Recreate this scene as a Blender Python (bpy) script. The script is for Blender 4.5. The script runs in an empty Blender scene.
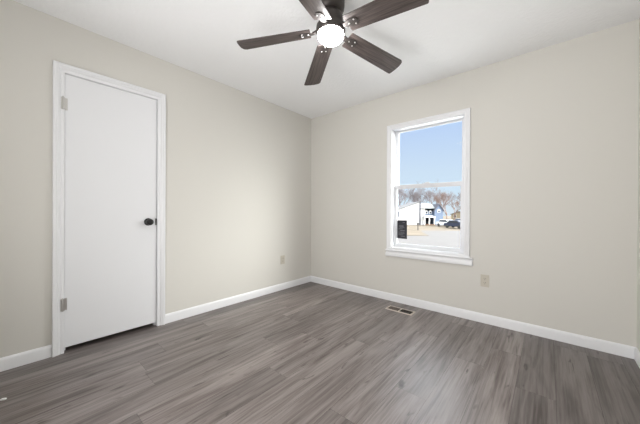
import bpy, bmesh, math, random
from mathutils import Vector, Matrix
random.seed(7)
S = bpy.context.scene
COL = S.collection

# ------------------------------------------------------------------ camera
FPX, YAW, PITCH, ROLL = 264.878, .7103, -.002, .0049
CAM = Vector((2.6966, -2.9272, 1.0498))
Fv = Vector((-math.sin(YAW)*math.cos(PITCH), math.cos(YAW)*math.cos(PITCH), math.sin(PITCH)))
Rv = Vector((math.cos(YAW), math.sin(YAW), 0)); Uv = Rv.cross(Fv)
R2 = Rv*math.cos(ROLL)+Uv*math.sin(ROLL); U2 = -Rv*math.sin(ROLL)+Uv*math.cos(ROLL)
cd = bpy.data.cameras.new('camera'); cam = bpy.data.objects.new('camera', cd); COL.objects.link(cam)
cd.sensor_width = 36; cd.lens = FPX*36/640; cd.clip_start = .02; cd.clip_end = 600
m = Matrix((R2, U2, -Fv)).transposed().to_4x4(); m.translation = CAM
cam.matrix_world = m
S.camera = cam
S.view_settings.view_transform = 'Standard'; S.view_settings.look = 'None'
S.view_settings.gamma = 1; S.view_settings.use_curve_mapping = False
S.view_settings.exposure = 0.0

# ------------------------------------------------------------------ sky, sun, area lights
W = bpy.data.worlds.new('sky'); S.world = W; W.use_nodes = True
nt = W.node_tree; N = nt.nodes; L = nt.links; N.clear()
out = N.new('ShaderNodeOutputWorld'); bg = N.new('ShaderNodeBackground')
tc = N.new('ShaderNodeTexCoord'); sx = N.new('ShaderNodeSeparateXYZ')
L.new(tc.outputs['Generated'], sx.inputs[0])
cr = N.new('ShaderNodeValToRGB'); L.new(sx.outputs['Z'], cr.inputs[0])
e = cr.color_ramp.elements
e[0].position = 0.0; e[0].color = (.74, .84, .94, 1)
e[1].position = 1.0; e[1].color = (3.8, 4.1, 4.6, 1)
for p, c in ((.06, (.67, .82, .96, 1)), (.14, (.64, .78, .95, 1)), (.27, (.54, .69, .96, 1)), (.36, (.45, .66, .98, 1)), (.45, (5.4, 5.6, 6.0, 1))):
    k = cr.color_ramp.elements.new(p); k.color = c
dot = N.new('ShaderNodeVectorMath'); dot.operation = 'DOT_PRODUCT'
dot.inputs[1].default_value = Vector((.80, .45, .41)).normalized(); L.new(tc.outputs['Generated'], dot.inputs[0])
mx = N.new('ShaderNodeMath'); mx.operation = 'MAXIMUM'; mx.inputs[1].default_value = 0; L.new(dot.outputs['Value'], mx.inputs[0])
pw = N.new('ShaderNodeMath'); pw.operation = 'POWER'; pw.inputs[1].default_value = 10; L.new(mx.outputs[0], pw.inputs[0])
gm = N.new('ShaderNodeMath'); gm.operation = 'MULTIPLY'; gm.inputs[1].default_value = 37; L.new(pw.outputs[0], gm.inputs[0])  # bright sky lobe added out of view to light the room
vs = N.new('ShaderNodeVectorMath'); vs.operation = 'SCALE'; vs.inputs[0].default_value = (1, .99, .96); L.new(gm.outputs[0], vs.inputs['Scale'])
va = N.new('ShaderNodeVectorMath'); va.operation = 'ADD'; L.new(cr.outputs[0], va.inputs[0]); L.new(vs.outputs[0], va.inputs[1])
L.new(va.outputs[0], bg.inputs[0]); bg.inputs[1].default_value = 1.0; L.new(bg.outputs[0], out.inputs[0])

def look(o, d): o.rotation_euler = Vector(d).to_track_quat('-Z', 'Y').to_euler()
sl = bpy.data.lights.new('sun', 'SUN'); sl.energy = 2.0; sl.angle = .01; sl.color = (1, .94, .84)
so = bpy.data.objects.new('sun', sl); COL.objects.link(so); look(so, (-.80, .45, -.50))
# added fill light to brighten the room, in an invented doorway behind the camera
al = bpy.data.lights.new('added_fill_light', 'AREA'); al.shape = 'RECTANGLE'; al.size = .85; al.size_y = 2.0; al.energy = 56; al.color = (1, .985, .985)
ao = bpy.data.objects.new('added_fill_light', al); COL.objects.link(ao); ao.location = (1.73, -3.70, 1.0); look(ao, (.20, 1, .56))
# sky portal over the window opening (only steers sampling)
pl = bpy.data.lights.new('window_portal', 'AREA'); pl.shape = 'RECTANGLE'; pl.size = .80; pl.size_y = 1.42; pl.cycles.is_portal = True
po = bpy.data.objects.new('window_portal', pl); COL.objects.link(po); po.location = (1.684, .165, 1.32); look(po, (0, -1, 0))

# ------------------------------------------------------------------ helpers
def lin(c): return tuple((x/255/12.92 if x/255 <= .04045 else ((x/255+.055)/1.055)**2.4) for x in c)
MATS = {}
def mat(name, col, rough=.5, metal=0, spec=.5, bump=None, mottle=None):
    """col linear rgb; bump=(scale,strength,distance); mottle=(scale,col2)"""
    if name in MATS: return MATS[name]
    M = bpy.data.materials.new(name); M.use_nodes = True; n = M.node_tree.nodes; l = M.node_tree.links
    b = n['Principled BSDF']; b.inputs['Base Color'].default_value = (*col, 1); b.inputs['Roughness'].default_value = rough
    b.inputs['Metallic'].default_value = metal; b.inputs['Specular IOR Level'].default_value = spec
    g = n.new('ShaderNodeNewGeometry')
    if mottle:
        t = n.new('ShaderNodeTexNoise'); t.inputs['Scale'].default_value = mottle[0]; t.inputs['Detail'].default_value = 5
        l.new(g.outputs['Position'], t.inputs['Vector'])
        r = n.new('ShaderNodeMapRange'); r.inputs[1].default_value = .35; r.inputs[2].default_value = .65; l.new(t.outputs['Fac'], r.inputs[0])
        x = n.new('ShaderNodeMix'); x.data_type = 'RGBA'; x.inputs['A'].default_value = (*col, 1); x.inputs['B'].default_value = (*mottle[1], 1)
        l.new(r.outputs[0], x.inputs['Factor']); l.new(x.outputs['Result'], b.inputs['Base Color'])
    if bump:
        t = n.new('ShaderNodeTexNoise'); t.inputs['Scale'].default_value = bump[0]; t.inputs['Detail'].default_value = 3
        l.new(g.outputs['Position'], t.inputs['Vector'])
        u = n.new('ShaderNodeBump'); u.inputs['Strength'].default_value = bump[1]; u.inputs['Distance'].default_value = bump[2]
        l.new(t.outputs['Fac'], u.inputs['Height']); l.new(u.outputs[0], b.inputs['Normal'])
    MATS[name] = M; return M

def obj(name, bm, m, parent=None, smooth=False, bevel=0, seg=2, angle=35):
    me = bpy.data.meshes.new(name)
    bmesh.ops.remove_doubles(bm, verts=bm.verts, dist=1e-6)
    bmesh.ops.recalc_face_normals(bm, faces=bm.faces)
    bm.to_mesh(me); bm.free()
    o = bpy.data.objects.new(name, me); COL.objects.link(o)
    if m: me.materials.append(m)
    if parent: o.parent = parent
    if smooth:
        for p in me.polygons: p.use_smooth = True
        if hasattr(me, 'set_sharp_from_angle'): me.set_sharp_from_angle(angle=math.radians(angle))
    if bevel:
        b = o.modifiers.new('bevel', 'BEVEL'); b.width = bevel; b.segments = seg; b.limit_method = 'ANGLE'; b.angle_limit = math.radians(40)
    return o
def empty(name, loc=(0, 0, 0), rz=0):
    o = bpy.data.objects.new(name, None); o.empty_display_size = .1; COL.objects.link(o); o.location = loc; o.rotation_euler = (0, 0, rz); return o
def tag(o, label=None, cat=None, group=None, kind=None):
    for k, v in (('label', label), ('category', cat), ('group', group), ('kind', kind)):
        if v: o[k] = v
    return o
def struct(o, label=None, cat=None): return tag(o, label, cat, None, 'structure')
def nb(): return bmesh.new()
def box(bm, x0, x1, y0, y1, z0, z1, mtx=None):
    vs = [bm.verts.new((x, y, z)) for x in (x0, x1) for y in (y0, y1) for z in (z0, z1)]
    for f in ((0, 1, 3, 2), (4, 6, 7, 5), (0, 4, 5, 1), (2, 3, 7, 6), (0, 2, 6, 4), (1, 5, 7, 3)): bm.faces.new([vs[i] for i in f])
    if mtx: bmesh.ops.transform(bm, matrix=mtx, verts=vs)
    return vs
def prism(bm, pts, vec, mtx=None):
    vec = Vector(vec); a = [bm.verts.new(p) for p in pts]; b = [bm.verts.new(Vector(p)+vec) for p in pts]
    bm.faces.new(a); bm.faces.new(b[::-1]); n = len(pts)
    for i in range(n): bm.faces.new((a[i], b[i], b[(i+1) % n], a[(i+1) % n]))
    if mtx: bmesh.ops.transform(bm, matrix=mtx, verts=a+b)
    return a+b
def lathe(bm, prof, seg=40, mtx=None):
    """prof: list of (r,z); closed top/bottom when r=0"""
    rings = []
    allv = []
    for r, z in prof:
        if r < 1e-6: v = [bm.verts.new((0, 0, z))]
        else: v = [bm.verts.new((r*math.cos(2*math.pi*i/seg), r*math.sin(2*math.pi*i/seg), z)) for i in range(seg)]
        rings.append(v); allv += v
    for a, b in zip(rings, rings[1:]):
        for i in range(seg):
            j = (i+1) % seg
            if len(a) == 1 and len(b) == 1: continue
            if len(a) == 1: bm.faces.new((a[0], b[i], b[j]))
            elif len(b) == 1: bm.faces.new((a[i], a[j], b[0]))
            else: bm.faces.new((a[i], a[j], b[j], b[i]))
    if mtx: bmesh.ops.transform(bm, matrix=mtx, verts=allv)
    return allv
def sweep(bm, corners, outs, prof, closed, frame):
    """corners: inner path (a,b); outs: outward diag per corner; prof: (o,h) closed polygon; frame(a,b,h)->xyz"""
    rings = []
    for (a, b), (oa, ob) in zip(corners, outs):
        rings.append([bm.verts.new(frame(a+oa*o, b+ob*o, h)) for o, h in prof])
    n = len(prof); R = list(zip(rings, rings[1:]))
    if closed: R.append((rings[-1], rings[0]))
    for p, q in R:
        for i in range(n):
            j = (i+1) % n; bm.faces.new((p[i], p[j], q[j], q[i]))
    if not closed: bm.faces.new(rings[0]); bm.faces.new(rings[-1][::-1])

# ------------------------------------------------------------------ materials
wall_m = mat('greige_wall_paint', (.70, .685, .64), .65, spec=.3, bump=(90, .12, .002))
ceil_m = mat('textured_white_ceiling', (.93, .938, .945), .8, spec=.2, bump=(38, .55, .006))
trim_m = mat('white_trim_paint', (.84, .848, .865), .35)
door_m = mat('white_door_paint', (.82, .83, .85), .38)
vinyl_m = mat('white_vinyl', (.74, .75, .77), .3)
black_m = mat('black_knob_metal', (.012, .012, .013), .28, metal=.3)
nickel_m = mat('satin_nickel', (.55, .54, .52), .35, metal=1)
dark_m = mat('dark_void', (.02, .02, .02), .9)
beige_m = mat('beige_outlet_plastic', lin((200, 194, 180)), .4)
slot_m = mat('outlet_slot', (.03, .028, .025), .6)
bronze_m = mat('dark_bronze_metal', (.06, .052, .048), .42, metal=.55)
screw_m = mat('bright_screw_steel', (.75, .74, .72), .3, metal=1)

def floor_mat():
    M = bpy.data.materials.new('grey_oak_vinyl_plank'); M.use_nodes = True; n = M.node_tree.nodes; l = M.node_tree.links
    b = n['Principled BSDF']
    g = n.new('ShaderNodeNewGeometry'); at = n.new('ShaderNodeAttribute'); at.attribute_name = 'plank'
    def mapped(sc, off):
        v = n.new('ShaderNodeVectorMath'); v.operation = 'MULTIPLY'; v.inputs[1].default_value = sc; l.new(g.outputs['Position'], v.inputs[0])
        s = n.new('ShaderNodeVectorMath'); s.operation = 'MULTIPLY_ADD'; s.inputs[1].default_value = off; l.new(at.outputs['Color'], s.inputs[0]); l.new(v.outputs[0], s.inputs[2])
        return s
    def noise(v, sc, det=4, rough=.6, dist=0):
        t = n.new('ShaderNodeTexNoise'); t.inputs['Scale'].default_value = sc; t.inputs['Detail'].default_value = det
        t.inputs['Roughness'].default_value = rough; t.inputs['Distortion'].default_value = dist; l.new(v.outputs[0], t.inputs['Vector']); return t
    def rng(s, a, c, d0=0, d1=1):
        r = n.new('ShaderNodeMapRange'); r.inputs[1].default_value = a; r.inputs[2].default_value = c; r.inputs[3].default_value = d0; r.inputs[4].default_value = d1; l.new(s, r.inputs[0]); return r
    def mix(f, A, B, mode='MIX'):
        x = n.new('ShaderNodeMix'); x.data_type = 'RGBA'; x.blend_type = mode
        if hasattr(f, 'is_output'): l.new(f, x.inputs['Factor'])
        else: x.inputs['Factor'].default_value = f
        for s, v in (('A', A), ('B', B)):
            if isinstance(v, tuple): x.inputs[s].default_value = (*v, 1)
            else: l.new(v, x.inputs[s])
        return x.outputs['Result']
    v1 = mapped((11, 1.1, 1), (37, 53, 71)); broad = noise(v1, 1.0, 3, .55, 1.2)
    v2 = mapped((80, 2.0, 1), (91, 33, 17)); fine = noise(v2, 1.0, 5, .65, .4)
    v3 = mapped((24, 4.5, 1), (13, 77, 29)); knots = noise(v3, 1.0, 2, .5, .8)
    v4 = mapped((170, 6, 1), (5, 9, 2)); pore = noise(v4, 1.0, 3, .6)
    base = mix(rng(broad.outputs['Fac'], .30, .66).outputs[0], lin(C_DK), lin(C_LT))
    base = mix(rng(fine.outputs['Fac'], .44, .68, 0, .55).outputs[0], base, lin(C_LT2))
    base = mix(rng(fine.outputs['Fac'], .47, .30, 0, .55).outputs[0], base, lin(C_DK2))
    base = mix(rng(knots.outputs['Fac'], .66, .74, 0, .85).outputs[0], base, lin((56, 44, 41)))
    base = mix(rng(pore.outputs['Fac'], .5, .72, 0, .28).outputs[0], base, lin((84, 74, 70)))
    sp = n.new('ShaderNodeSeparateColor'); l.new(at.outputs['Color'], sp.inputs[0])
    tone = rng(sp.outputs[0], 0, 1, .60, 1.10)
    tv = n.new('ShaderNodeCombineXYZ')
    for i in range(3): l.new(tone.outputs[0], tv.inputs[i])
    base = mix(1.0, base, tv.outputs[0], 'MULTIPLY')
    l.new(base, b.inputs['Base Color'])
    rr = rng(fine.outputs['Fac'], .3, .7, .33, .43); l.new(rr.outputs[0], b.inputs['Roughness'])
    b.inputs['Specular IOR Level'].default_value = .75
    u = n.new('ShaderNodeBump'); u.inputs['Strength'].default_value = .25; u.inputs['Distance'].default_value = .0012
    l.new(pore.outputs['Fac'], u.inputs['Height']); l.new(u.outputs[0], b.inputs['Normal'])
    return M
C_DK, C_LT, C_LT2, C_DK2 = (82, 70, 67), (144, 135, 131), (160, 152, 148), (68, 57, 54)

def wood_blade_mat():
    M = bpy.data.materials.new('dark_walnut_blade'); M.use_nodes = True; n = M.node_tree.nodes; l = M.node_tree.links
    b = n['Principled BSDF']; t0 = n.new('ShaderNodeTexCoord'); v = n.new('ShaderNodeVectorMath'); v.operation = 'MULTIPLY'; v.inputs[1].default_value = (5, 110, 20)
    l.new(t0.outputs['Object'], v.inputs[0]); t = n.new('ShaderNodeTexNoise'); t.inputs['Scale'].default_value = 1; t.inputs['Detail'].default_value = 5; t.inputs['Distortion'].default_value = .8
    l.new(v.outputs[0], t.inputs['Vector']); r = n.new('ShaderNodeValToRGB'); l.new(t.outputs['Fac'], r.inputs[0])
    r.color_ramp.elements[0].position = .3; r.color_ramp.elements[0].color = (.030, .022, .020, 1)
    r.color_ramp.elements[1].position = .72; r.color_ramp.elements[1].color = (.115, .090, .082, 1)
    l.new(r.outputs[0], b.inputs['Base Color']); b.inputs['Roughness'].default_value = .5
    return M
def glass_mat():
    M = bpy.data.materials.new('window_glass'); M.use_nodes = True; n = M.node_tree.nodes; l = M.node_tree.links; n.clear()
    o = n.new('ShaderNodeOutputMaterial'); x = n.new('ShaderNodeMixShader'); t = n.new('ShaderNodeBsdfTransparent'); g = n.new('ShaderNodeBsdfGlossy')
    g.inputs['Roughness'].default_value = .01; x.inputs[0].default_value = .0006
    t.inputs[0].default_value = (.98, .99, .985, 1)
    l.new(t.outputs[0], x.inputs[1]); l.new(g.outputs[0], x.inputs[2]); l.new(x.outputs[0], o.inputs[0]); return M
def emis(name, col, s):
    M = bpy.data.materials.new(name); M.use_nodes = True; b = M.node_tree.nodes['Principled BSDF']
    b.inputs['Base Color'].default_value = (.9, .9, .9, 1); b.inputs['Emission Color'].default_value = (*col, 1); b.inputs['Emission Strength'].default_value = s
    return M

# ------------------------------------------------------------------ room shell
H = 2.44; RX = 3.185; BY = -3.50; T = .16
WX0, WX1, WZ0, WZ1 = 1.293, 2.068, .625, 2.022          # window opening
DY0, DY1, DZ = -2.690, -2.056, 2.072                    # rough door opening in left wall
# floor: planks, one mesh
bm = nb(); lay = bm.faces.layers.float_color.new('plank')
joints = {}
x_edges = [2.737+.183*k for k in range(-16, 5)]
known = {2.554: -.948, 2.371: -.50, 1.822: -.60, 1.639: -.95, 1.273: -1.796, 1.09: -1.285, .541: -2.35, .175: -1.76, 1.456: -2.31, 2.005: -1.42, 2.188: -2.05}
rnd = random.Random(3)
for xe in x_edges:
    off = rnd.uniform(0, 1.22)
    for k, v in known.items():
        if abs(k-xe) < .02: off = v
    y = off
    while y > BY-T: y -= 1.22
    while y < T:
        x0, x1, y0, y1 = max(xe, -T), min(xe+.183, RX+T), max(y, BY-T-1.4), min(y+1.22, 0.0)
        if x1 > x0 and y1 > y0:
            g = .0004; c = [rnd.random(), rnd.random(), rnd.random(), 1]
            c[0] = .35+.65*c[0]
            if xe > 2.5 or xe < .1: c[0] = (c[0]-.35)*.4          # lower tone for boards near the two sides
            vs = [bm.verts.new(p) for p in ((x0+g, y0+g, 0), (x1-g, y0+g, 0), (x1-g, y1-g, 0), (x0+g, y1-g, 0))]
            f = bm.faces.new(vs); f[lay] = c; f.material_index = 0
        y += 1.22
vs = box(bm, -.9, RX+T, BY-T-1.2, T, -.16, -.0015)
for f in bm.faces:
    if f.material_index == 0 and any(v in vs for v in f.verts): f.material_index = 1
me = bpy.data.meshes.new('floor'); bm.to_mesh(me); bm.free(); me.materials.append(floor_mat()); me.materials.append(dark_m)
fo = bpy.data.objects.new('floor', me); COL.objects.link(fo)
struct(fo, 'grey brown wood-look vinyl plank floor', 'floor')

bm = nb(); box(bm, -.9, RX+T, BY-T-1.2, T, H, H+.2)
struct(obj('ceiling', bm, ceil_m), 'white textured ceiling', 'ceiling')
bm = nb()
box(bm, -.12, 0, BY-T, DY0, 0, H); box(bm, -.12, 0, DY1, T, 0, H); box(bm, -.12, 0, DY0, DY1, DZ, H)
struct(obj('wall_left', bm, wall_m), 'greige wall on the left holding the white door', 'wall')
bm = nb()
box(bm, 0, WX0, 0, T, 0, H); box(bm, WX1, RX+T, 0, T, 0, H); box(bm, WX0, WX1, 0, T, 0, WZ0); box(bm, WX0, WX1, 0, T, WZ1, H)
struct(obj('wall_far', bm, wall_m), 'greige wall holding the window', 'wall')
bm = nb(); box(bm, RX, RX+T, BY-T, 0, 0, H)
struct(obj('wall_right', bm, wall_m), 'greige wall at the right edge', 'wall')
bm = nb()
box(bm, -.12, 1.30, BY-T, BY, 0, H); box(bm, 2.16, RX, BY-T, BY, 0, H); box(bm, 1.30, 2.16, BY-T, BY, 2.07, H)  # doorway opening cut in for the added fill light
struct(obj('wall_back', bm, wall_m), 'greige wall behind the viewer with an added doorway for the fill light', 'wall')
# unseen hall box added behind the doorway to keep the sun out
bm = nb()
box(bm, .8, RX+T, BY-T-1.2, BY-T-1.1, 0, H); box(bm, .8, .9, BY-T-1.1, BY-T, 0, H); box(bm, 3.0, RX+T, BY-T-1.1, BY-T, 0, H)
struct(obj('wall_added_hall', bm, wall_m), 'unseen greige hall box added behind the viewer', 'wall')
# closet behind the door
bm = nb()
box(bm, -.9, -.8, DY0-.3, DY1+.3, 0, H); box(bm, -.8, -.12, DY0-.4, DY0-.3, 0, H); box(bm, -.8, -.12, DY1+.3, DY1+.4, 0, H)
struct(obj('wall_closet', bm, dark_m), 'dark closet wall behind the white door', 'wall')

# baseboards
BP = [(0, 0), (.013, 0), (.013, .066), (.010, .076), (.005, .083), (0, .086)]
def baseboard(name, p0, p1, nrm, label):
    bm = nb(); p0 = Vector(p0); p1 = Vector(p1); nrm = Vector(nrm)
    prism(bm, [p0+nrm*d+Vector((0, 0, z)) for d, z in BP], p1-p0)
    return struct(obj(name, bm, trim_m, smooth=True, angle=50), label, 'baseboard')
baseboard('baseboard_left', (0, -2.004, 0), (0, 0, 0), (1, 0, 0), 'white baseboard between the door and the room corner')
baseboard('baseboard_left', (0, BY, 0), (0, -2.739, 0), (1, 0, 0), 'white baseboard left of the door')
baseboard('baseboard_far', (0, 0, 0), (RX, 0, 0), (0, -1, 0), 'white baseboard under the window wall')
baseboard('baseboard_right', (RX, 0, 0), (RX, BY, 0), (-1, 0, 0), 'white baseboard at the right edge')

# ------------------------------------------------------------------ door
d = struct(empty('door_1', (0, (DY0+DY1)/2, 0)), 'white flush closet door with black round knob', 'door')
yc = (DY0+DY1)/2
CP = [(0, 0), (0, .009), (.003, .012), (.018, .0125), (.021, .0105), (.024, .0135), (.036, .020), (.040, .0185), (.044, .0225), (.056, .026), (.061, .0255), (.063, .022), (.063, 0)]
yi0, yi1, zi = -2.676-yc, -2.066-yc, 2.056
bm = nb(); sweep(bm, [(yi0, 0), (yi0, zi), (yi1, zi), (yi1, 0)], [(-1, 0), (-1, 1), (1, 1), (1, 0)], CP, False, lambda a, b, h: (h, a, b))
obj('door_casing', bm, trim_m, d, smooth=True, angle=25)
bm = nb()
for a, b_ in ((DY0-yc, yi0+.001), (yi1-.001, DY1-yc)): box(bm, -.12, -.0005, a, b_, 0, DZ)
box(bm, -.12, -.0005, yi0, yi1, zi, DZ)
# stops
for a, b_ in ((yi0, yi0+.012), (yi1-.012, yi1)): box(bm, -.085, -.043, a, b_, 0, zi)
box(bm, -.085, -.043, yi0, yi1, zi-.012, zi)
obj('door_jamb', bm, trim_m, d)
bm = nb(); box(bm, -.040, -.005, -2.6748-yc, -2.0705-yc, .034, 2.0545)
slab = obj('door_panel', bm, door_m, d, bevel=.0015)
# knob
mt = Matrix.Translation((-.005, -2.136-yc, .950)) @ Matrix.Rotation(math.pi/2, 4, 'Y')
bm = nb(); lathe(bm, [(0, 0), (.032, 0), (.033, .004), (.028, .009), (.014, .012), (.0125, .030), (.016, .034), (.024, .038), (.028, .046), (.0285, .054), (.025, .061), (.014, .065), (0, .0655)], 40, mt)
obj('door_knob', bm, black_m, slab, smooth=True)['label'] = 'round black door knob'
bm = nb(); box(bm, -.030, -.0025, -2.0790-yc, -2.0670-yc, .918, .978)
obj('latch_plate', bm, black_m, slab, bevel=.001)['label'] = 'black latch plate on the door edge'
for z in (1.832, .356):
    bm = nb(); lathe(bm, [(0, -.045), (.0062, -.045), (.0062, -.0155), (.0056, -.015), (.0062, -.0145), (.0062, .0145), (.0056, .015), (.0062, .0155), (.0062, .045), (0, .045)], 14, Matrix.Translation((.0155, -2.686-yc, z)))
    lathe(bm, [(0, .045), (.004, .045), (.0045, .049), (0, .051)], 12, Matrix.Translation((.0155, -2.686-yc, z)))
    box(bm, -.004, -.0028, -2.676-yc, -2.66-yc, z-.044, z+.044)
    box(bm, .0118, .0135, -2.697-yc, -2.676-yc, z-.044, z+.044); box(bm, -.004, .0125, -2.6772-yc, -2.6752-yc, z-.044, z+.044)
    obj('hinge', bm, nickel_m, d)['label'] = 'satin nickel hinge'

# ------------------------------------------------------------------ window
wc = (WX0+WX1)/2
w = struct(empty('window_1', (wc, 0, WZ0)), 'white double hung window looking onto a street', 'window')
def wf(a, b, h): return (a-wc, -h, b-WZ0)
WP = [(0, 0), (0, .011), (.004, .0135), (.014, .014), (.0165, .0125), (.019, .0155), (.032, .020), (.035, .0185), (.038, .0215), (.047, .024), (.050, .0235), (.052, .020), (.052, 0)]
bm = nb(); sweep(bm, [(WX0, WZ0), (WX0, WZ1), (WX1, WZ1), (WX1, WZ0)], [(-1, 0), (-1, .9), (1, .9), (1, 0)], WP, False, wf)
box(bm, WX0-.052-wc, WX1+.052-wc, -.017, 0, .603-WZ0, WZ0-WZ0+.006)
obj('window_casing', bm, trim_m, w, smooth=True, angle=25)
bm = nb()
pr = [(0, .606), (.034, .606), (.036, .602), (.034, .597), (.024, .592), (.016, .582), (.016, .572), (.024, .564), (.030, .556), (.030, .534), (.026, .529), (0, .529)]
prism(bm, [(1.234-wc, -h, z-WZ0) for h, z in pr], (2.146-1.234, 0, 0))
obj('window_sill', bm, trim_m, w, smooth=True, angle=50)
bm = nb()   # jamb liner: four sides of the opening
box(bm, WX0-wc, WX0-wc+.008, 0.0, .15, 0, WZ1-WZ0); box(bm, WX1-wc-.008, WX1-wc, 0.0, .15, 0, WZ1-WZ0)
box(bm, WX0-wc, WX1-wc, 0.0, .15, WZ1-WZ0-.008, WZ1-WZ0); box(bm, WX0-wc, WX1-wc, 0.0, .16, -.0, .012)
# inner stop and parting tracks
for s in (-1, 1):
    xa = s*(wc-WX0-.008)
    for y0, y1 in ((.035, .046), (.082, .090), (.128, .140)): box(bm, min(xa, xa-s*.010), max(xa, xa-s*.010), y0, y1, .012, WZ1-WZ0-.008)
obj('window_jamb', bm, vinyl_m, w)
gl = glass_mat()
def sash(name, x0, x1, z0, z1, y0, y1, st, tr, br):
    bm = nb(); P = [(0, y0), (0, y1), (1, y1), (1, y0)]
    X0, X1, Z0, Z1 = x0-wc, x1-wc, z0-WZ0, z1-WZ0
    # frame bars with bevelled inner glazing lip
    box(bm, X0, X0+st, y0, y1, Z0, Z1); box(bm, X1-st, X1, y0, y1, Z0, Z1)
    box(bm, X0+st, X1-st, y0, y1, Z1-tr, Z1); box(bm, X0+st, X1-st, y0, y1, Z0, Z0+br)
    q = .006; ym = (y0+y1)/2
    for a, b_, c_, e_ in ((X0+st, X0+st+q, Z0+br, Z1-tr), (X1-st-q, X1-st, Z0+br, Z1-tr), (X0+st, X1-st, Z0+br, Z0+br+q), (X0+st, X1-st, Z1-tr-q, Z1-tr)):
        box(bm, a, b_, y0+.006, ym, c_, e_)
    o = obj(name, bm, vinyl_m, w, bevel=.0015)
    bm = nb(); box(bm, X0+st-.003, X1-st+.003, ym, ym+.004, Z0+br-.003, Z1-tr+.003)
    obj('window_pane', bm, gl, o)['label'] = 'clear glass pane'
    return o
up = sash('upper_sash', WX0+.010, WX1-.010, 1.330, WZ1-.010, .090, .126, .030, .014, .034)
lo = sash('lower_sash', WX0+.012, WX1-.012, WZ0+.012, 1.364, .047, .082, .030, .040, .036)
bm = nb(); box(bm, -.035, .035, .048, .066, 1.364-WZ0, 1.372-WZ0); box(bm, -.012, .03, .050, .060, 1.372-WZ0, 1.380-WZ0)
obj('sash_lock', bm, vinyl_m, lo, bevel=.002)

# sticker on the lower pane
def at_y(u, v, y):
    r = Fv+R2*((u-320)/FPX)-U2*((v-212)/FPX); return CAM+r*((y-CAM.y)/r.y)
a = at_y(396.6, 238.2, .0625); b_ = at_y(407.0, 220.3, .0625)
st = empty('window_sticker', ((a.x+b_.x)/2, .0625, a.z)); tag(st, 'black printed sticker on the lower left of the window glass', 'sticker')
hw = (b_.x-a.x)/2; hh = b_.z-a.z
bm = nb(); box(bm, -hw, hw, .0, .0012, 0, hh); obj('sticker_sheet', bm, mat('black_print', (.022, .022, .030), .4), st)
txt = mat('grey_print', (.24, .24, .26), .5)
for z, x0, x1, t in ((.86, .15, .6, .02), (.66, -.5, .35, .035), (.59, -.4, .5, .012), (.52, -.6, .2, .012), (.42, -.3, .6, .02), (.34, -.6, .5, .01), (.27, -.6, .55, .01), (.20, -.6, .3, .01), (.12, -.2, .6, .016)):
    bm = nb(); box(bm, hw*x0, hw*x1, -.0004, 0, hh*z, hh*(z+t)+.001); obj('print_line', bm, txt, st)

# ------------------------------------------------------------------ outlets
def outlet(loc, rz, label):
    o = tag(empty('power_outlet', loc, rz), label, 'outlet', 'beige wall outlets')     # local: +Y into room, X along wall
    bm = nb(); box(bm, -.035, .035, 0, .0055, -.0575, .0575); pl_ = obj('cover_plate', bm, beige_m, o, bevel=.0025)
    for z in (.0195, -.0195):
        bm = nb(); pts = []
        for i in range(24):
            t = 2*math.pi*i/24; pts.append((.0172*math.cos(t), .0055, z+max(-.0135, min(.0135, .0172*math.sin(t)))))
        prism(bm, pts, (0, .002, 0)); rc = obj('receptacle', bm, beige_m, o)
        bm = nb(); box(bm, -.0078, -.0055, .0074, .0079, z-.001, z+.009); box(bm, .0055, .0078, .0074, .0079, z-.001, z+.007)
        lathe(bm, [(0, 0), (.0026, 0), (.0026, .0005), (0, .0005)], 12, Matrix.Translation((0, .0079, z-.008)) @ Matrix.Rotation(math.pi/2, 4, 'X'))
        obj('slots', bm, slot_m, rc)
    bm = nb(); lathe(bm, [(0, 0), (.003, 0), (.0028, .0012), (0, .0015)], 12, Matrix.Translation((0, .0055, 0)) @ Matrix.Rotation(-math.pi/2, 4, 'X'))
    obj('screw', bm, nickel_m, o)
    return o
outlet((0, -.558, .400), -math.pi/2, 'beige power outlet on the left wall near the corner')
outlet((2.247, 0, .400), math.pi, 'beige power outlet under the right side of the window')

# ------------------------------------------------------------------ floor register
vx0, vx1, vy0, vy1 = 1.362, 1.653, -.296, -.160
vm = mat('tan_metal', lin((205, 195, 184)), .4, metal=.2); vd = mat('register_louver_metal', lin((125, 114, 106)), .45, metal=.3)
v = tag(empty('floor_register', ((vx0+vx1)/2, (vy0+vy1)/2, 0)), 'tan metal floor register vent set in the floor below the window', 'vent')
a, b_ = (vx1-vx0)/2, (vy1-vy0)/2
bm = nb(); sweep(bm, [(-a+.017, -b_+.022), (-a+.017, b_-.022), (a-.017, b_-.022), (a-.017, -b_+.022)], [(-1, -1), (-1, 1), (1, 1), (1, -1)],
      [(0, -.001), (0, .005), (.004, .006), (.014, .0045), (.0165, .0005), (.0165, -.001)], True, lambda p, q, h: (p, q, h))
box(bm, -.006, .006, -b_+.022, b_-.022, .001, .0055)
obj('register_frame', bm, vm, v, smooth=True, angle=30)
bm = nb(); box(bm, -a+.017, a-.017, -b_+.022, b_-.022, -.0008, .0008); obj('duct_opening', bm, dark_m, v)
k = 0
for s in (-1, 1):
    n_ = 9
    for i in range(n_):
        xx = s*(.014+(a-.036)*(i+.5)/n_)
        bm = nb(); mt = Matrix.Translation((xx, 0, .003)) @ Matrix.Rotation(-s*.7, 4, 'Y'); box(bm, -.0035, .0035, -b_+.022, b_-.022, -.0006, .0006, mt)
        obj('louver', bm, vd, v)

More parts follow.
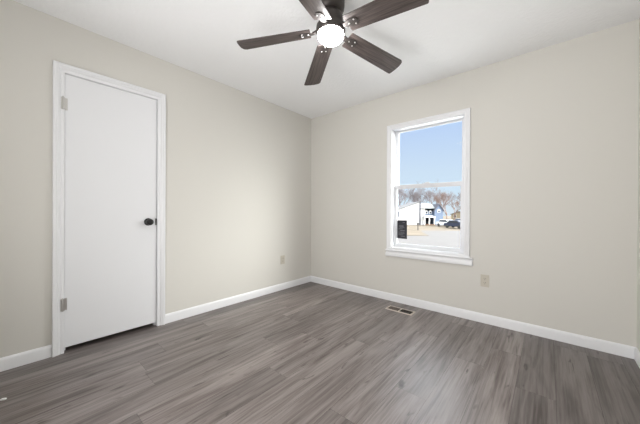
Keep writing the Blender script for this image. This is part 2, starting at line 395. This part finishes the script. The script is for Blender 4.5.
# small white scrap on the floor at the left edge
bm = nb(); bmesh.ops.create_icosphere(bm, subdivisions=2, radius=.011)
for q in bm.verts: q.co = Vector((q.co.x*1.5, q.co.y*.9, max(-.005, q.co.z*.55)))*random.uniform(.8, 1.15)
zmin = min(q.co.z for q in bm.verts)
for q in bm.verts: q.co.z -= zmin
sc = obj('paper_scrap', bm, mat('white_paper', (.85, .85, .84), .7)); sc.location = (.424, -2.957, 0); sc.rotation_euler.z = .9
tag(sc, 'tiny white paper scrap on the floor near the left wall', 'scrap')

# ------------------------------------------------------------------ ceiling fan
FX, FY, FZ = 1.627, -1.587, 2.22
fan = tag(empty('ceiling_fan', (FX, FY, H)), 'five blade dark wood ceiling fan with a lit round globe', 'ceiling fan')
def fz(z): return z-H
bm = nb(); lathe(bm, [(0, fz(2.44)), (.088, fz(2.44)), (.090, fz(2.432)), (.089, fz(2.37)), (.086, fz(2.350)), (.074, fz(2.330)), (.060, fz(2.322)), (0, fz(2.322))], 48)
obj('canopy', bm, bronze_m, fan, smooth=True)
bm = nb(); lathe(bm, [(0, fz(2.330)), (.062, fz(2.328)), (.073, fz(2.316)), (.078, fz(2.300)), (.078, fz(2.262)), (.070, fz(2.250)), (0, fz(2.250))], 48)
obj('motor_housing', bm, bronze_m, fan, smooth=True)
bm = nb(); lathe(bm, [(0, fz(2.252)), (.080, fz(2.252)), (.092, fz(2.244)), (.094, fz(2.208)), (.091, fz(2.200)), (.084, fz(2.195)), (0, fz(2.197))], 48)
obj('light_fitter', bm, bronze_m, fan, smooth=True)
gm_ = emis('lit_frosted_globe', (1, .985, .975), 64)
bm = nb(); prof = [(0, fz(2.196)), (.083, fz(2.196))]
for i in range(1, 13):
    t = math.pi/2*i/12; prof.append((.085*math.cos(t) if i < 12 else 0, fz(2.194)-.062*math.sin(t)))
lathe(bm, prof, 48); obj('lamp_globe', bm, gm_, fan, smooth=True)['label'] = 'glowing white frosted glass globe'
bl_m = wood_blade_mat()
R1, W0, W1, PT, DR = .614, .059, .071, -.218, .117
def blade_frame(a):
    e1 = Vector((math.cos(a), math.sin(a), -DR)).normalized(); nn = Vector((-math.sin(a), math.cos(a), 0))
    e2 = (nn*math.cos(PT)+Vector((0, 0, 1))*math.sin(PT)); e3 = e1.cross(e2).normalized(); e2 = e3.cross(e1)
    m_ = Matrix((e1, e2, e3)).transposed().to_4x4(); m_.translation = (0, 0, fz(FZ)); return m_
first = None
def blade_out(x0, x1):
    pts = [(x0, -W0+.004), (x0+.004, -W0)]
    rr = .028
    for i in range(7):
        t = -math.pi/2+math.pi/2*i/6*.86; pts.append((x1-.010-rr+rr*math.cos(t), -W1+rr+rr*math.sin(t)))
    for i in range(1, 6):
        yy = (-W1+rr)+(2*W1-1.4*rr)*i/6; pts.append((x1-.004+.004*(1-(yy/W1)**2)-.004, yy))
    rr2 = .012
    for i in range(5):
        t = .15+(math.pi/2-.15)*i/4; pts.append((x1-.008-rr2+rr2*math.cos(t), W1-rr2+rr2*math.sin(t)))
    pts += [(x0+.004, W0), (x0, W0-.004)]
    return pts
for k in range(5):
    ang = 3.769-2*math.pi*k/5
    if first is None:
        bm = nb(); prism(bm, [(x, y, -.003) for x, y in blade_out(.132, R1)], (0, 0, .006))
        bo = obj('blade', bm, bl_m, fan, bevel=.0012)
        bm = nb()   # iron: arm from hub to plate under the blade root
        pl_pts = [(.118, -.016), (.150, -.026), (.188, -.028), (.205, -.018), (.212, 0), (.205, .018), (.188, .028), (.150, .026), (.118, .016)]
        prism(bm, [(x, y, -.0065) for x, y in pl_pts], (0, 0, .0035))
        prism(bm, [(.070, -.013, .010), (.070, -.013, .018), (.118, -.015, .004), (.124, -.015, -.003), (.124, -.015, -.0065), (.112, -.015, -.0065)], (0, .028, 0))
        br = obj('blade_bracket', bm, bronze_m, bo, bevel=.001)
        scs = []
        for x, y in ((.150, 0), (.188, .016), (.188, -.016)):
            bm = nb(); lathe(bm, [(0, 0), (.0052, 0), (.0046, -.002), (.003, -.003), (0, -.0032)], 14, Matrix.Translation((x, y, -.0065)))
            scs.append(obj('blade_screw', bm, screw_m, bo, smooth=True))
        first = bo; cur = bo
    else:
        cur = first.copy(); COL.objects.link(cur); cur.parent = fan
        for c_ in list(first.children):
            q = c_.copy(); COL.objects.link(q); q.parent = cur
    cur.matrix_local = blade_frame(ang)

# ------------------------------------------------------------------ outdoors
GZ = CAM.z-3.25
def gp(r, f, z=GZ): return Vector((CAM.x, CAM.y, z))+Rv*r+Vector((Fv.x, Fv.y, 0)).normalized()*f
def px(u, depth, z=GZ): return gp((u-320)/FPX*depth, depth, z)
def vz(v, depth): return CAM.z+(212-v)/FPX*depth
def poly(name, pts, z, m, label, cat):
    bm = nb(); prism(bm, [gp(r, f, z) for r, f in pts], (0, 0, -.05)); return struct(obj(name, bm, m), label, cat)
poly('ground', [(-60, 6), (140, 6), (260, 220), (-60, 220)], GZ-.06, mat('dry_lawn', (.115, .088, .056), .9, mottle=(.35, (.07, .052, .03))), 'dry tan lawn across the street', 'ground')
poly('street', [(-40, 18), (100, 14), (110, 43), (14.5, 47), (-10, 62)], GZ-.03, mat('pale_asphalt', (.088, .081, .075), .9, mottle=(.5, (.078, .072, .068))), 'pale grey asphalt street', 'road')
poly('bounce_slab', [(-40, 1.5), (40, 8), (60, 16), (-40, 16)], GZ-.02, mat('pale_bounce', (.62, .60, .57), .9), 'unseen pale slab added below the window to bounce light up', 'ground')  # unseen pale surface added to bounce light in through the window
poly('lawn_strip', [(9, 55), (19.2, 52), (16.8, 43.5), (15.0, 36.5), (12.0, 36.5), (9, 42)], GZ, MATS['dry_lawn'], 'dry lawn corner jutting into the street', 'ground')
def frame_at(u, depth, yaw=0):
    o = px(u, depth); return o, YAW+yaw
siding = mat('white_siding', (.6, .59, .57), .7); bluesid = mat('blue_siding', (.11, .145, .21), .7)
roofm = mat('grey_shingle', (.13, .125, .12), .9, mottle=(1.5, (.10, .10, .10))); darkw = mat('dark_window_glass', (.03, .035, .045), .15)
brownm = mat('brown_brick', (.14, .08, .05), .9)
# white and blue house; local x = to the right as seen from the room, y = away
def house_main():
    D = 66; k = D/FPX
    o0 = px(420, D); hs = tag(empty('house', o0, YAW), 'white and blue two storey house with grey roof across the street', 'house')
    def X(u): return (u-420)*k
    def Z(v): return (225.2-v)*k
    bm = nb(); prism(bm, [(X(392), 0, 0), (X(420), 0, 0), (X(420), 0, Z(202.2)), (X(413), 0, Z(204.6)), (X(392), 0, Z(212.2))], (0, 8, 0)); obj('gable_wall', bm, siding, hs)
    bm = nb(); a0 = Vector((X(391), 0, Z(212.4))); a1 = Vector((X(420.3), 0, Z(201.7)))
    prism(bm, [a0+Vector((0, -.15, 0)), a1+Vector((0, -.15, 0)), a1+Vector((0, -.15, -.14)), a0+Vector((0, -.15, -.14))], (0, 8.4, 0)); obj('roof', bm, roofm, hs)
    bm = nb(); box(bm, X(419.4), X(420.6), -.12, .3, 0, Z(202)); obj('corner_post', bm, mat('slate_trim', (.07, .07, .09), .7), hs)
    # right wing
    bm = nb(); box(bm, X(420.6), X(441), .4, 8, Z(216.5), Z(211)); obj('upper_wall', bm, bluesid, hs)
    bm = nb(); box(bm, X(420.6), X(425.2), .1, 8, 0, Z(207)); obj('side_panel', bm, siding, hs)
    bm = nb(); box(bm, X(425), X(441), 2.2, 8, 0, Z(216)); obj('lower_wall', bm, mat('grey_siding', (.10, .11, .14), .7), hs)
    bm = nb(); prism(bm, [(X(420.6), -.2, Z(208.6)), (X(420.6), -.35, Z(208.6)), (X(420.6), 4.0, Z(202.9)), (X(420.6), 8.4, Z(208.6)), (X(420.6), 8.2, Z(208.9)), (X(420.6), 4.0, Z(203.6))], (X(437.5)-X(420.6), 0, 0)); obj('roof', bm, mat('pale_shingle', (.17, .18, .17), .9), hs)
    # blue gabled bay
    bm = nb(); prism(bm, [(X(433.5), -.6, 0), (X(442), -.6, 0), (X(442), -.6, Z(210)), (X(437.8), -.6, Z(204.6)), (X(433.5), -.6, Z(210))], (0, 8, 0)); obj('bay', bm, bluesid, hs)
    bm = nb()
    for s in (-1, 1):
        p0 = Vector((X(437.8), -.8, Z(204.0))); p1 = Vector((X(437.8+s*5), -.8, Z(210.6))); prism(bm, [p0, p1, p1+Vector((0, 0, -.2)), p0+Vector((0, 0, -.2))], (0, 8, 0))
    obj('roof', bm, mat('dark_shingle', (.06, .06, .075), .9), hs)
    for u, v in ((427, 212.2), (431, 212.2), (437.8, 211.0)):
        y = .36 if u < 434 else -.64
        bm = nb(); pts = [(X(u)-.34, y, Z(v)-.45), (X(u)+.34, y, Z(v)-.45), (X(u)+.34, y, Z(v)+.2), (X(u)+.17, y, Z(v)+.42), (X(u)-.17, y, Z(v)+.42), (X(u)-.34, y, Z(v)+.2)]
        prism(bm, pts, (0, .1, 0)); f_ = obj('window_frame', bm, siding, hs)
        bm = nb(); box(bm, X(u)-.2, X(u)+.2, y-.03, y, Z(v)-.35, Z(v)+.1); obj('window_pane', bm, darkw, f_)
    bm = nb(); prism(bm, [(X(423), -.9, Z(216.8)), (X(434), -.9, Z(216.8)), (X(434), .6, Z(215.2)), (X(423), .6, Z(215.2))], (0, 0, -.22)); obj('porch_roof', bm, siding, hs)
    for u in (423.6, 428.2, 433.2):
        bm = nb(); box(bm, X(u)-.13, X(u)+.13, -.8, -.55, 0, Z(216.9)); obj('porch_post', bm, siding, hs)
    bm = nb(); box(bm, X(425.4), X(427.4), 2.1, 2.2, .2, Z(217.8)); obj('front_door', bm, darkw, hs)
    bm = nb(); box(bm, X(429), X(432.6), 2.1, 2.2, .8, Z(218)); obj('window_pane', bm, darkw, hs)
    bm = nb(); box(bm, X(424), X(434), -1.0, 2.2, 0, .22); obj('porch_floor', bm, brownm, hs)
    bm = nb(); box(bm, X(395.2), X(399.4), -.08, 0, Z(217.4), Z(211.5)); obj('window_frame', bm, MATS['slate_trim'], hs)
house_main()
def house_far(u, D, w_, h_, mt, label):
    k = D/FPX; o0 = px(u, D); hs = tag(empty('house', o0, YAW-math.atan((u-320)/FPX)), label, 'house')
    bm = nb(); prism(bm, [(-w_/2, 0, 0), (w_/2, 0, 0), (w_/2, 0, h_*.7), (0, 0, h_), (-w_/2, 0, h_*.7)], (0, 9, 0)); obj('wall', bm, mt, hs)
    bm = nb()
    for s in (-1, 1):
        p0 = Vector((0, -.3, h_+.1)); p1 = Vector((s*(w_/2+.4), -.3, h_*.7-.1)); prism(bm, [p0, p1, p1+Vector((0, 0, -.2)), p0+Vector((0, 0, -.2))], (0, 9.6, 0))
    obj('roof', bm, MATS['grey_shingle'], hs)
    for x in (-w_*.25, w_*.25):
        bm = nb(); box(bm, x-.5, x+.5, -.06, 0, 1.0, 2.2); f_ = obj('window_frame', bm, siding, hs)
        bm = nb(); box(bm, x-.4, x+.4, -.08, -.06, 1.1, 2.1); obj('window_pane', bm, darkw, f_)
house_far(474.5, 74, 6.8, 7.0, mat('cream_siding', (.5, .44, .34), .8), 'cream house at the right edge of the window view')
house_far(459, 104, 5.5, 3.6, mat('tan_siding', (.22, .18, .12), .8), 'low tan house behind the parked cars')

def car(u, D, rz, m, label):
    c = tag(empty('car', px(u, D), rz), label, 'car')
    prof = [(-2.2, .35), (-2.25, .75), (-2.1, .98), (-1.5, 1.05), (-.95, 1.55), (.85, 1.62), (1.75, 1.05), (2.2, .95), (2.25, .5), (2.15, .32)]
    bm = nb(); prism(bm, [(x, -.88, z) for x, z in prof], (0, 1.76, 0)); obj('car_body', bm, m, c, bevel=.08)
    bm = nb(); prism(bm, [(-1.38, -.90, 1.06), (-.9, -.90, 1.45), (.8, -.90, 1.50), (1.5, -.90, 1.06)], (0, 1.80, 0)); obj('side_windows', bm, darkw, c)
    bm = nb(); prism(bm, [(.95, -.72, 1.60), (.92, -.72, 1.57), (1.68, -.72, 1.06), (1.76, -.72, 1.09)], (0, 1.44, 0)); obj('windshield', bm, darkw, c)
    for x in (-1.4, 1.4):
        for y in (-.86, .86):
            bm = nb(); lathe(bm, [(0, -.1), (.2, -.1), (.33, -.08), (.33, .08), (.2, .1), (0, .1)], 20, Matrix.Translation((x, y, .33)) @ Matrix.Rotation(math.pi/2, 4, 'X')); obj('wheel', bm, slot_m, c)
car(446.3, 60, YAW-1.25, mat('white_car_paint', (.8, .8, .8), .25), 'white car parked beside the blue house bay')
car(456, 54, YAW-1.15, mat('navy_car_paint', lin((50, 56, 74)), .25), 'dark blue car parked right of the white car')
car(461.5, 68, YAW-1.2, mat('silver_car_paint', lin((170, 175, 185)), .25), 'silver car parked nearest the cream house')

bm = nb(); mp = px(418, 47)
t_ = tag(empty('mailbox', px(418, 47), YAW), 'dark mailbox on a post at the lawn corner', 'mailbox')
box(bm, -.06, .06, -.06, .06, 0, 1.0); obj('post', bm, mat('dark_post', (.05, .045, .04), .7), t_)
bm = nb(); prism(bm, [(-.15, -.25, 1.0), (.15, -.25, 1.0), (.15, -.25, 1.2), (.08, -.25, 1.3), (-.08, -.25, 1.3), (-.15, -.25, 1.2)], (0, .5, 0)); obj('mailbox_body', bm, MATS['dark_post'], t_)

def tree(u, D, h, m, seed, label, spread=.55):
    rn = random.Random(seed); bm = nb()
    def seg(p, q, r0, r1):
        d = (q-p).normalized(); a = d.orthogonal().normalized(); b = d.cross(a)
        A = []; B = []
        for i in range(3):
            t = 2*math.pi*i/3; o = a*math.cos(t)+b*math.sin(t); A.append(bm.verts.new(p+o*r0)); B.append(bm.verts.new(q+o*r1))
        for i in range(3): bm.faces.new((A[i], A[(i+1) % 3], B[(i+1) % 3], B[i]))
    def grow(p, d, ln, r, lev):
        q = p+d*ln; seg(p, q, r, r*.68)
        if lev == 0: return
        n_ = 3 if lev > 1 else 4
        for i in range(n_):
            nd = (d+Vector((rn.uniform(-1, 1), rn.uniform(-1, 1), rn.uniform(-.35, .8)))*spread*1.15).normalized()
            grow(p+d*ln*rn.uniform(.55, 1), nd, ln*rn.uniform(.62, .85), r*.6, lev-1)
    grow(Vector((0, 0, 0)), Vector((rn.uniform(-.1, .1), 0, 1)).normalized(), h*.34, h*.020, 6)
    o = obj('bare_tree', bm, m); o.location = px(u, D); tag(o, label, 'tree', 'leafless trees across the street')
bark = mat('grey_bark', (.13, .112, .118), .9); bark2 = mat('reddish_bark', (.15, .095, .075), .9)
TR = [(401, 113, 14, bark, 1, 'leafless tree rising behind the left end of the white house'), (409, 82, 11.5, bark, 2, 'tall leafless tree above the sloping edge of the white house roof'),
      (419, 102, 12.5, bark, 3, 'leafless tree above the peak of the white gable wall'), (427, 118, 14, bark, 4, 'leafless tree behind the pale grey house roof'),
      (434, 88, 12, bark, 5, 'leafless tree rising behind the blue gabled bay'), (440, 134, 15, bark, 6, 'grey leafless tree just right of the blue house bay'),
      (447, 70, 9.0, bark2, 7, 'reddish leafless tree behind the white car'), (455, 90, 9.0, bark2, 8, 'reddish brown leafless tree behind the dark blue car'),
      (462, 140, 16, bark, 9, 'leafless tree beside the cream house'), (395, 126, 15, bark, 10, 'leafless tree at the left edge of the window view')]
for t_ in TR: tree(*t_)
